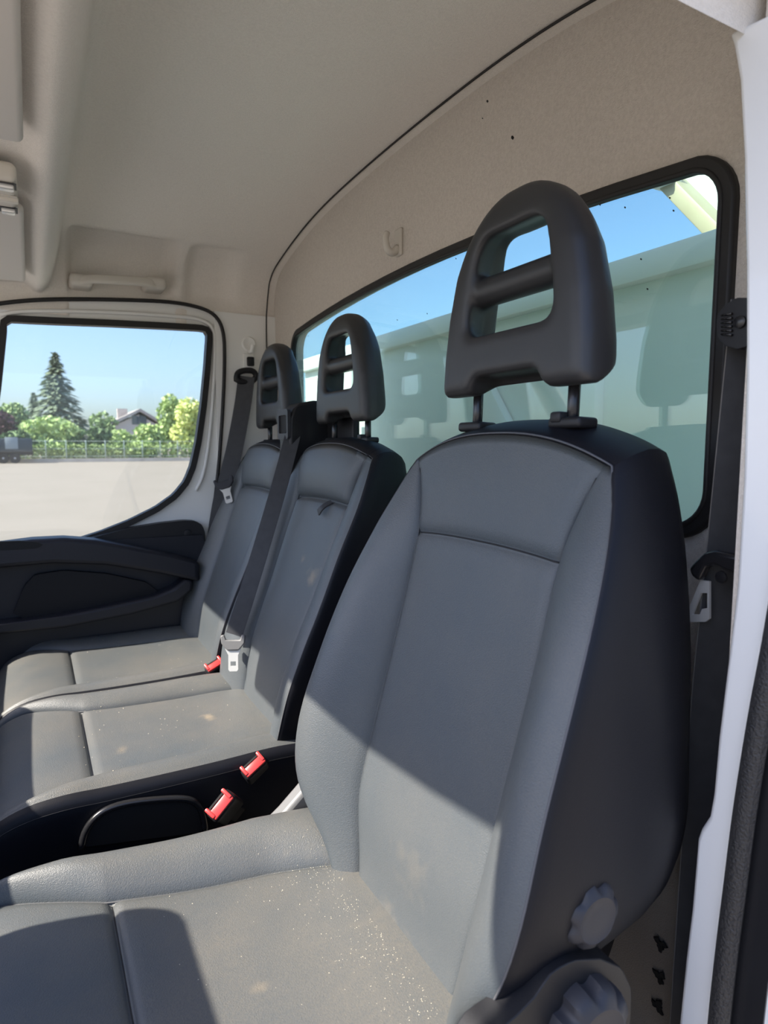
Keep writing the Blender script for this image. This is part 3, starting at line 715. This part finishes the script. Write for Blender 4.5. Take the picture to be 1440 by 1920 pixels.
# ================================================================== SEAT BELTS
def tongue(parent, at, wdir, down, m_plastic='grey_pl', w=.062, flip=1):
    """plastic bridge with a steel latch plate pointing along `down`"""
    W = Vector(wdir).normalized(); D = Vector(down).normalized(); D = (D - W * D.dot(W)).normalized(); Nn = W.cross(D)
    R3 = Matrix((W, D, Nn)).transposed(); A0 = Vector(at)
    fn = lambda u, v: A0 + W * u + D * v - Nn * .004
    h = w / 2
    br = [(-h, -.014), (-h + .008, -.016), (-h + .012, -.004), (h - .012, -.004), (h - .008, -.016), (h, -.014), (h - .002, .004), (h - .012, .016), (.012, .020), (-.012, .020), (-h + .012, .016), (-h + .002, .004)]
    o = plate('tongue_bridge', [br], fn, Nn * .009, m_plastic, parent)
    bv = o.modifiers.new('bevel', 'BEVEL'); bv.width = .0025; bv.segments = 2; bv.limit_method = 'ANGLE'
    sh = [(-.018, .016), (.018, .016), (.011, .030), (.011, .062), (.008, .066), (-.008, .066), (-.011, .062), (-.011, .030)]
    ho = [(-.006, .044), (.006, .044), (.006, .054), (-.006, .054)]
    plate('latch_plate', [sh, ho], lambda u, v: A0 + W * u + D * v, Nn * .0025, 'metal', parent)
VR = Vector(_R)
# middle belt
mb = empty('seat_belt', (.40, 1.46, 1.24), 'dark seat belt hanging between the two bench backrests with latch on the cushion', 'seat belt')
mp = [px(556, 786, 'Y', 1.497), px(550, 812, 'Y', 1.475), px(527, 900, 'Y', 1.44), px(498, 1000, 'Y', 1.415), px(466, 1105, 'Y', 1.40), px(439, 1190, 'Y', 1.40)]
strap('webbing', spline(mp, 40), .038, [Vector((0, -1, 0)).lerp(VR, min(1, i / 8)) for i in range(40)], 'web', mb)
tongue(mb, px(437, 1203, 'Y', 1.39), VR * 1 + Vector((0, 0, .02)), px(430, 1252, 'Y', 1.385) - px(437, 1200, 'Y', 1.39), 'midgrey', .056)
# far belt
fb = empty('seat_belt', (.5, 1.94, 1.5), 'dark seat belt hanging on the off white pillar beside the far door', 'seat belt')
fp = [px(462, 706, 'Y', 1.935), px(455, 760, 'Y', 1.935), px(440, 840, 'Y', 1.93), px(424, 905, 'Y', 1.925), px(414, 945, 'Y', 1.935), px(404, 1010, 'Y', 1.945), px(398, 1080, 'Y', 1.945)]
strap('webbing', spline(fp, 40), .050, Vector((.8, -.35, .1)), 'web', fb)
tongue(fb, px(420, 905, 'Y', 1.90), Vector((.8, -.3, .25)), px(404, 940, 'Y', 1.89) - px(420, 905, 'Y', 1.90), 'grey_pl', .060)
dr = [px(*q, 'Y', 1.94) for q in ((443, 712), (446, 700), (458, 695), (474, 696), (480, 706), (470, 716), (455, 716))]
tube('guide_loop', spline(dr + [dr[0]], 28)[:-1], .009, 'black', fb, 8, True)
# near belt
nb = empty('seat_belt', (.60, .41, .95), 'black seat belt running down the near door post beside the single seat', 'seat belt')
npth = [Vector((.638, y, z)) for y, z in ((.394, 1.845), (.396, 1.80), (.403, 1.66), (.409, 1.54), (.4145, 1.44), (.417, 1.30), (.4195, 1.15), (.421, 1.05), (.424, .85))]
sdn = Vector((.85, -.62, 0))
ww = strap('webbing', spline(npth, 50), .047, sdn, 'web', nb, .0025)
ed = [p_ - sdn.normalized() * .0235 for p_ in spline(npth, 50)]
tube('webbing_edge', ed, .0009, 'web_edge', nb, 5)
# upper guide on the near post
gp = [px(*q, 'X', .612) for q in ((1352, 612), (1354, 592), (1368, 574), (1390, 560), (1412, 560), (1415, 600), (1412, 650), (1392, 656), (1370, 650), (1356, 636))]
o = plate('belt_guide', [resample([(v.y, v.z) for v in gp], 40)], lambda u, v: (.604, u, v), (.022, 0, 0), 'black', nb)
bv = o.modifiers.new('bevel', 'BEVEL'); bv.width = .008; bv.segments = 4; bv.limit_method = 'ANGLE'; bv.angle_limit = radians(40)
for k in range(6):
    a = px(1353, 592 + k * 7, 'X', .605); b = px(1372, 588 + k * 8, 'X', .602)
    tube('guide_rib', [a, b], .0014, 'blackgloss', nb, 6)
child(lathe('guide_bolt', [(.006, 0), (.006, .003), (.003, .004)], 12, 'blackgloss', px(1389, 604, 'X', .604), (-1, 0, 0)), nb)
# latch bridge of the near belt
bp_ = [px(*q, 'X', .606) for q in ((1296, 1066), (1306, 1054), (1325, 1036), (1345, 1032), (1390, 1040), (1392, 1076), (1370, 1072), (1345, 1060), (1330, 1062), (1322, 1080), (1316, 1090), (1302, 1080))]
o = plate('latch_bridge', [[(v.y, v.z) for v in bp_]], lambda u, v: (.600, u, v), (.012, 0, 0), 'blackgloss', nb)
bv = o.modifiers.new('bevel', 'BEVEL'); bv.width = .004; bv.segments = 3; bv.limit_method = 'ANGLE'
lp = [px(*q, 'X', .610) for q in ((1312, 1090), (1318, 1088), (1330, 1090), (1330, 1160), (1322, 1166), (1290, 1166), (1285, 1156))]
li = [px(*q, 'X', .610) for q in ((1314, 1112), (1326, 1112), (1326, 1140), (1316, 1142), (1312, 1152), (1298, 1152))]
plate('latch_plate', [[(v.y, v.z) for v in lp], [(v.y, v.z) for v in li]], lambda u, v: (.610, u, v), (.003, 0, 0), 'metal', nb)
child(lathe('stop_button', [(.0065, 0), (.006, .002), (.002, .003)], 16, 'blackgloss', px(1353, 1082, 'X', .608), (-1, 0, 0)), nb)

# buckles
def buckle(label, at, rz, tilt_cam, roll, length=.10):
    e_ = empty('belt_buckle', at, label, 'buckle', 'red seat belt buckles')
    e_.rotation_euler = (tilt_cam, roll, rz)
    bm = bmesh.new(); add_box(bm, (0, 0, -.038), (.046, .024, .076), None, .006, 3); bmobj('buckle_body', bm, 'black', e_)
    bm = bmesh.new(); add_box(bm, (0, -.0015, .0015), (.040, .0155, .008), None, .0025, 2)
    add_box(bm, (-.0175, .004, .003), (.006, .019, .009), None, .002, 2); add_box(bm, (.0175, .004, .003), (.006, .019, .009), None, .002, 2)
    bmobj('release_button', bm, 'red', e_)
    bm = bmesh.new(); add_box(bm, (0, .0095, .0008), (.028, .003, .003)); bmobj('slot', bm, 'dark', e_)
    bm = bmesh.new(); add_box(bm, (0, .002, -.075 - length / 2 + .01), (.026, .008, length), None, .003, 2); bmobj('stalk', bm, 'black', e_)
    return e_
buckle('red and black buckle on the far bench cushion below the hanging latch', px(402, 1247, 'Y', 1.50), radians(8), radians(35), radians(-22), .06)
buckle('red and black buckle beside the middle cushion, close to the backrest', px(476, 1436, 'Y', 1.035), radians(8), radians(38), radians(-30))
buckle('red and black buckle between the tray and the single seat, lowest in the picture', px(414, 1510, 'Y', .93), radians(10), radians(40), radians(-40))

# ================================================================== HEADLINER FITTINGS
gh = empty('grab_handle', (.24, 1.95, 2.13), 'cream grab handle above the far door window', 'handle')
hpth = [px(*q, 'Y', y) for q, y in (((136, 527), 1.955), ((150, 526), 1.925), ((175, 523), 1.915), ((220, 525), 1.912), ((265, 528), 1.915), ((290, 533), 1.925), ((305, 535), 1.955))]
sweep('grip', spline(hpth, 30), rrect(.012, .008, .006, 3), Vector((0, .25, 1)), 'cream', gh)
for q in ((152, 527), (290, 533)):
    p = px(*q, 'Y', 1.94); box('end_cap', p + Vector((0, .015, 0)), (.058, .08, .034), 'cream', gh, bev=.012, seg=4)
sv = empty('sun_visor', (-.08, .80, 2.10), 'folded pale vinyl sun visor at the top left edge', 'sun visor', 'sun visors')
def visor(parent, y0, y1, z, xr):
    bm = bmesh.new(); add_box(bm, (xr - .10, (y0 + y1) / 2, z), (.20, y1 - y0, .018), Matrix.Rotation(radians(-7), 3, 'Y') if False else None, .008, 3)
    o = bmobj('visor_pad', bm, 'visor'); child(o, parent)
    tube('hinge_rod', [(xr - .19, y0 - .02, z + .012), (xr - .19, y1 + .02, z + .012)], .005, 'cream', parent)
visor(sv, .55, .995, 2.098, .012)
sv2 = empty('sun_visor', (-.08, 1.6, 2.09), 'folded pale vinyl sun visor by the lamp above the far window', 'sun visor', 'sun visors')
visor(sv2, 1.275, 1.80, 2.098, .010)
lampo = empty('ceiling_lamp', (-.02, 1.18, 2.10), 'cream ceiling lamp panel with small switches at the left edge', 'lamp')
box('lamp_body', (-.04, 1.185, 2.094), (.085, .155, .030), 'cream', lampo, bev=.010, seg=4)
for i, y in enumerate((1.125, 1.18, 1.235)):
    if i == 1: box('rib_switch', (-.012, y, 2.077), (.030, .012, .008), 'cream', lampo, bev=.002)
    else: box('toggle', (-.012, y, 2.077), (.020, .018, .010), 'metal', lampo, bev=.003)
    box('toggle_gap', (-.012, y + (.0), 2.0785), (.026, .026, .001), 'grey_pl' if i != 1 else 'cream', lampo)
plate('lens', [rrect(.02, .05, .008, 3)], lambda u, v: (-.06 + u, 1.185 + v, 2.0785), (0, 0, .002), 'visor', lampo)

hk = empty('coat_hook', (XW, 1.18, 2.10), 'beige coat hook on the rear wall above the window', 'hook')
p = px(750, 455, 'X', XW)
box('hook_base', p + Vector((-.003, 0, .0)), (.008, .026, .055), 'cream', hk, bev=.004, seg=3)
tube('hook_arm', spline([p + Vector(q) for q in ((-.004, 0, -.012), (-.018, 0, -.022), (-.030, 0, -.016), (-.034, 0, .004), (-.030, 0, .016))], 16), lambda t: .009 - .003 * t, 'cream', hk, 10)
# fittings on the far pillar
ph = empty('pillar_hook', px(466, 645, 'Y', 1.95), 'round off white hook high on the far pillar', 'hook')
child(lathe('hook_disc', [(.022, 0), (.022, .004), (.019, .007), (.012, .005), (.005, .004)], 24, 'white_trim', px(466, 645, 'Y', 1.962), (0, -1, 0)), ph)
p = px(468, 652, 'Y', 1.955); tube('hook_tip', spline([p + Vector((0, 0, -.012)), p + Vector((0, -.018, -.012)), p + Vector((.004, -.022, .006))], 10), .006, 'white_trim', ph, 8)
aj = empty('belt_adjuster', px(466, 685, 'Y', 1.95), 'black height adjuster in the slot above the far belt', 'adjuster')
p = px(466, 682, 'Y', 1.958); box('slot_plate', p, (.034, .008, .06), 'white_trim', aj, bev=.003); box('slider', p + Vector((.004, -.008, .006)), (.022, .014, .028), 'black', aj, bev=.004)

# ================================================================== CRUMBS
vs = []; fs = []
def crumb(p, s):
    k = len(vs); Rr = Matrix.Rotation(random.random() * 6, 3, 'Z')
    for q in ((1, 0, 0), (-.5, .8, 0), (-.6, -.7, 0), (.1, .1, .9)): vs.append(p + Rr @ Vector(q) * s)
    fs.extend([(k, k + 1, k + 3), (k + 1, k + 2, k + 3), (k + 2, k, k + 3), (k, k + 2, k + 1)])
for i in range(420):
    a = random.uniform(-.75, .75); b = .20 + abs(random.gauss(0, .045)); p = c1(a, b); crumb(p, random.uniform(.0003, .0008))
for i in range(60): crumb(c1(random.uniform(-.7, .7), random.uniform(.2, .5)), random.uniform(.0004, .001))
for cf in (c2, c3):
    for i in range(60): crumb(cf(random.uniform(-.9, .9), random.uniform(.18, .6)), random.uniform(.0005, .0012))
tag(mesh('crumbs', vs, fs, 'crumb', None, False), 'pale crumbs scattered on the seat cushions', 'crumbs', None, 'stuff')

# ================================================================== OUTSIDE, BEHIND THE REAR WINDOW
XT = 1.0
tb_ = empty('tipper_headboard', (XT, 1.15, .9), 'grey green steel headboard of the load body behind the rear window', 'truck body')
o = box('panel', (XT + .02, 1.2, 1.42), (.03, 2.6, 1.25), 'body', tb_)
zt = px(1150, 495, 'X', XT).z
box('top_rail', (XT + .005, 1.2, zt - .025), (.05, 2.6, .05), 'body', tb_, bev=.006)
for y in (.95, 2.05): box('upright_rib', (XT - .005, y, 1.40), (.03, .06, 1.18), 'body', tb_, bev=.006)
sweep('brace', [(XT - .01, 1.40, 1.98), (XT - .01, .98, 1.45)], rrect(.03, .012, .004, 2), Vector((0, 1, 1)), 'body', tb_)
cb = empty('hoist_bracket', (XT + .2, .62, 2.0), 'cream painted steel bracket rising behind the upper right window corner', 'bracket')
q0, q1 = px(1250, 335, 'X', XT + .25), px(1345, 445, 'X', XT + .25)
sweep('beam', [q0 + Vector((0, .06, .07)), q1 + Vector((0, -.10, -.10))], rrect(.017, .03, .006, 2), Vector((0, 1, 1)), 'bracket', cb)
plate('gusset', [[(lambda v: (v.y, v.z))(px(*q, 'X', XT + .29)) for q in ((1250, 318), (1420, 290), (1440, 470), (1345, 480))]], lambda u, v: (XT + .29, u, v), (.03, 0, 0), 'body', cb)
p = px(1246, 345, 'X', XT + .22); box('end_block', p + Vector((0, 0, .01)), (.05, .05, .03), 'body', cb, bev=.005)

# ================================================================== THE YARD
ground = tag(mesh('ground', [(-300, -300, 0), (300, -300, 0), (300, 300, 0), (-300, 300, 0)], [(0, 1, 2, 3)], 'concrete', None, False), 'pale concrete yard', None, None, 'structure')
for k, (a, b) in enumerate((((236, 880), (262, 985)), ((20, 872), (-400, 1000)))):
    A_, B_ = px(*a, 'Z', .004), px(*b, 'Z', .004); d_ = (B_ - A_).normalized(); s_ = Vector((-d_.y, d_.x, 0)) * .05
    child(mesh('joint', [A_ - s_, A_ + s_, B_ + s_, B_ - s_], [(0, 1, 2, 3)], 'joint', None, False), ground)
YB = px(200, 866, 'Z', 0).y       # where the yard ends
def leaf_cloud(name, m, parent, blobs, n, s):
    """foliage: leaf clumps spread over and inside ellipsoids (centre, radii)"""
    vs = []; fs = []
    vol = np.array([r[0] * r[1] * r[2] for _, r in blobs]); pr_ = vol / vol.sum()
    for i in range(n):
        c, r = blobs[rng.choice(len(blobs), p=pr_)]
        v = rng.normal(size=3); v /= np.linalg.norm(v); v *= rng.uniform(.45, 1.0) ** .5
        p = Vector((c[0] + v[0] * r[0], c[1] + v[1] * r[1], c[2] + v[2] * r[2]))
        nrm = Vector(rng.normal(size=3)).normalized(); _, a, b = axes_from(nrm, Vector(rng.normal(size=3)))
        k = len(vs); q = s * rng.uniform(.6, 1.4)
        vs.extend([p - a * q, p - b * q * .6 + a * q * .1, p + a * q, p + b * q * .6 + a * q * .1]); fs.append((k, k + 1, k + 2, k + 3))
    o = mesh(name, vs, fs, m, None, False); child(o, parent); return o
def tree(name, label, cat, qx, qtop, width, m, Y, n=1500, trunk=True, conifer=False, leaf=.28, low=.25):
    b0 = px(qx, 840, 'Y', Y); top = px(qx, qtop, 'Y', Y).z; x = b0.x; e_ = empty(name, (x, Y, 0), label, cat)
    if conifer:
        vs = []; fs = []
        for i in range(n):
            t = rng.uniform(0, 1) ** .75; lay = max(.004, round(t * 13) / 13 + .02 * rng.normal()); rad = width * (lay) ** .9 * rng.uniform(.15, 1)
            a = rng.uniform(0, 2 * pi); z = top - (top - 1.5) * lay - rad * .28 + rng.normal() * .12
            p = Vector((x + cos(a) * rad, Y + sin(a) * rad, z)); out = Vector((cos(a), sin(a), -.35)); sd = Vector((-sin(a), cos(a), rng.normal() * .3)); q = leaf * rng.uniform(.7, 1.5)
            k = len(vs); vs.extend([p - out * q, p + sd * q * .45, p + out * q * 1.1, p - sd * q * .45]); fs.append((k, k + 1, k + 2, k + 3))
        child(mesh('foliage', vs, fs, m, None, False), e_)
        tube('trunk', [(x, Y, 0), (x, Y, top - .5)], lambda t: .28 * (1 - t) + .04, 'trunk', e_, 7)
    else:
        bl = []
        for i in range(9):
            a = rng.uniform(0, 2 * pi); rr = width * rng.uniform(.2, .62); h = rng.uniform(low, .80)
            bl.append(((x + cos(a) * rr, Y + sin(a) * rr * .6, top * h), (width * rng.uniform(.35, .55), width * .45, top * rng.uniform(.14, .2))))
        bl.append(((x, Y, top * .82), (width * .5, width * .5, top * .18)))
        leaf_cloud('foliage', m, e_, bl, n, leaf)
        tube('trunk', [(x, Y, 0), (x, Y, top * .7)], lambda t: .18 * (1 - t) + .05, 'trunk', e_, 7)
    return e_
tree('conifer_tree', 'tall open branched conifer, highest tree in the far window', 'tree', 112, 664, 5.4, 'f_con', YB + 24, 2300, True, True, .50)
tree('conifer_tree', 'smaller grey green conifer left of the tall conifer', 'tree', 68, 738, 2.2, 'f_con2', YB + 33, 1500, True, True, .4)
tree('round_tree', 'round green tree above the purple tree at the left window edge', 'tree', 30, 754, 2.4, 'f_mid', YB + 14, 1500)
tree('purple_tree', 'dark purple leaved tree above the parked lorry', 'tree', 6, 772, 2.6, 'f_pur', YB + 10, 1500)
tree('leafy_shrub', 'pale green bushy shrub below the tall conifer', 'shrub', 95, 780, 3.6, 'f_green', YB + 7, 2200, low=.2)
tree('leafy_shrub', 'yellowish shrub low beside the dark gap in the greenery', 'shrub', 140, 800, 2.0, 'f_mid', YB + 10, 1200, low=.2)
tree('dark_shrub', 'dark green shrub left of the gabled house', 'shrub', 182, 800, 1.9, 'f_dark', YB + 6, 1300, low=.2)
tree('slender_tree', 'loose green tree showing above the shrubs left of the house roof', 'tree', 196, 772, 1.9, 'f_mid', YB + 15, 800)
tree('leafy_shrub', 'green shrub right below the house gable', 'shrub', 225, 806, 2.6, 'f_green', YB + 10, 1500, low=.2)
tree('leafy_shrub', 'broad green shrub between house and bright tree', 'shrub', 280, 795, 3.0, 'f_green', YB + 6, 1900, low=.2)
tree('leafy_tree', 'tall loose green tree right of the house', 'tree', 322, 738, 2.4, 'f_green', YB + 13, 1700)
tree('leafy_tree', 'bright yellow green tree at the right window edge', 'tree', 356, 745, 2.6, 'f_yel', YB + 6, 2200, low=.2)
tree('dark_shrub', 'dark shrub behind the parked lorry', 'shrub', 34, 806, 2.2, 'f_dark', YB + 4.6, 1300, low=.2)
# clipped hedge and low wall
he = empty('hedge', (4, YB + 2.5, 0), 'long clipped green hedge behind the wire fence', 'hedge')
leaf_cloud('leaves', 'f_hedge', he, [((-8 + i * 1.1, YB + 2.5, 1.0), (1.0, .5, 1.0)) for i in range(40)], 9000, .16)
kb = tag(box('trim_7', (8, YB + .8, .18), (60, .5, .36), 'kerb'), 'low pale kerb wall at the end of the yard', None, None, 'structure')
fe = empty('wire_fence', (4, YB + 1.2, 0), 'thin grey green post fence along the end of the yard', 'fence')
for i in range(26):
    x = -10 + i * 1.9; tube('post', [(x, YB + 1.2, .2), (x, YB + 1.2, 2.3)], .045, 'fence', fe, 6)
for z in (.6, 1.4, 2.2): tube('rail', [(-12, YB + 1.2, z), (40, YB + 1.2, z)], .02, 'fence', fe, 4)
# house
YH = YB + 40
hs = empty('house', px(240, 840, 'Y', YH) * 1, 'pale house with a low gabled roof behind the shrubs', 'house'); hs.location.z = 0
hx = lambda q: (lambda v: (v.x, v.z))(px(*q, 'Y', YH))
gab = [hx(q) for q in ((196, 806), (260, 777), (296, 797), (300, 860), (198, 860))]
plate('gable_wall', [gab], lambda u, v: (u, YH, v), (0, 12, 0), 'house', hs)
rl, rt, rr_ = hx((190, 806)), hx((262, 772)), hx((304, 797))
for a_, b_ in ((rl, rt), (rt, rr_)):
    plate('roof_slope', [[a_, b_, (b_[0], b_[1] + .5), (a_[0], a_[1] + .5)]], lambda u, v: (u, YH - .8, v), (0, 14, 0), 'roof', hs)
for q in ((254, 788), (268, 788)):
    c_ = hx(q); fw = plate('window', [[(c_[0] - .55, c_[1] - .7), (c_[0] + .55, c_[1] - .7), (c_[0] + .55, c_[1] + .6), (c_[0] - .55, c_[1] + .9)]], lambda u, v: (u, YH - .08, v), (0, .1, 0), 'pane', hs)
c_ = hx((235, 778)); box('chimney', (c_[0], YH + 4, c_[1] + .3), (1.6, 1.0, 1.8), 'roof', hs)
# parked lorry
YL = YB - 2
lx = lambda q: px(*q, 'Y', YL)
lo_ = empty('parked_lorry', (lx((30, 860)).x, YL, 0), 'dark lorry rear with two axles parked at the left window edge', 'lorry')
p0, p1 = lx((-60, 848)), lx((60, 822))
box('load_body', ((p0.x + p1.x) / 2, YL + 1.2, (p0.z + p1.z) / 2), (p1.x - p0.x, 2.4, p1.z - p0.z), 'lorry', lo_, bev=.08)
a_, b_ = lx((10, 842)), lx((33, 820)); box('side_panel', ((a_.x + b_.x) / 2, YL - .03, (a_.z + b_.z) / 2), (b_.x - a_.x, .08, b_.z - a_.z), 'lorry2', lo_, bev=.02)
a_, b_ = lx((-60, 853)), lx((62, 846)); box('chassis', ((a_.x + b_.x) / 2, YL + 1.2, (a_.z + b_.z) / 2 - .05), (b_.x - a_.x, 2.0, .35), 'tyre', lo_)
for qx in (6, 28, -40):
    c_ = lx((qx, 857)); r_ = .50; c_.z = r_
    wh = lathe('wheel', [(r_ * .55, -.02), (r_ * .9, -.03), (r_, .0), (r_, .25), (r_ * .9, .3)], 24, 'tyre', (c_.x, YL + .3, r_), (0, -1, 0), lo_)
    q = lathe('wheel_rim', [(r_ * .56, 0), (r_ * .5, .02), (r_ * .2, .0), (r_ * .18, .04), (.02, .05)], 20, 'rim', (c_.x, YL + .02, r_), (0, -1, 0), None)
    q.parent = wh; q.matrix_parent_inverse = Matrix.Translation(-lo_.location) @ Matrix.Translation(lo_.location)
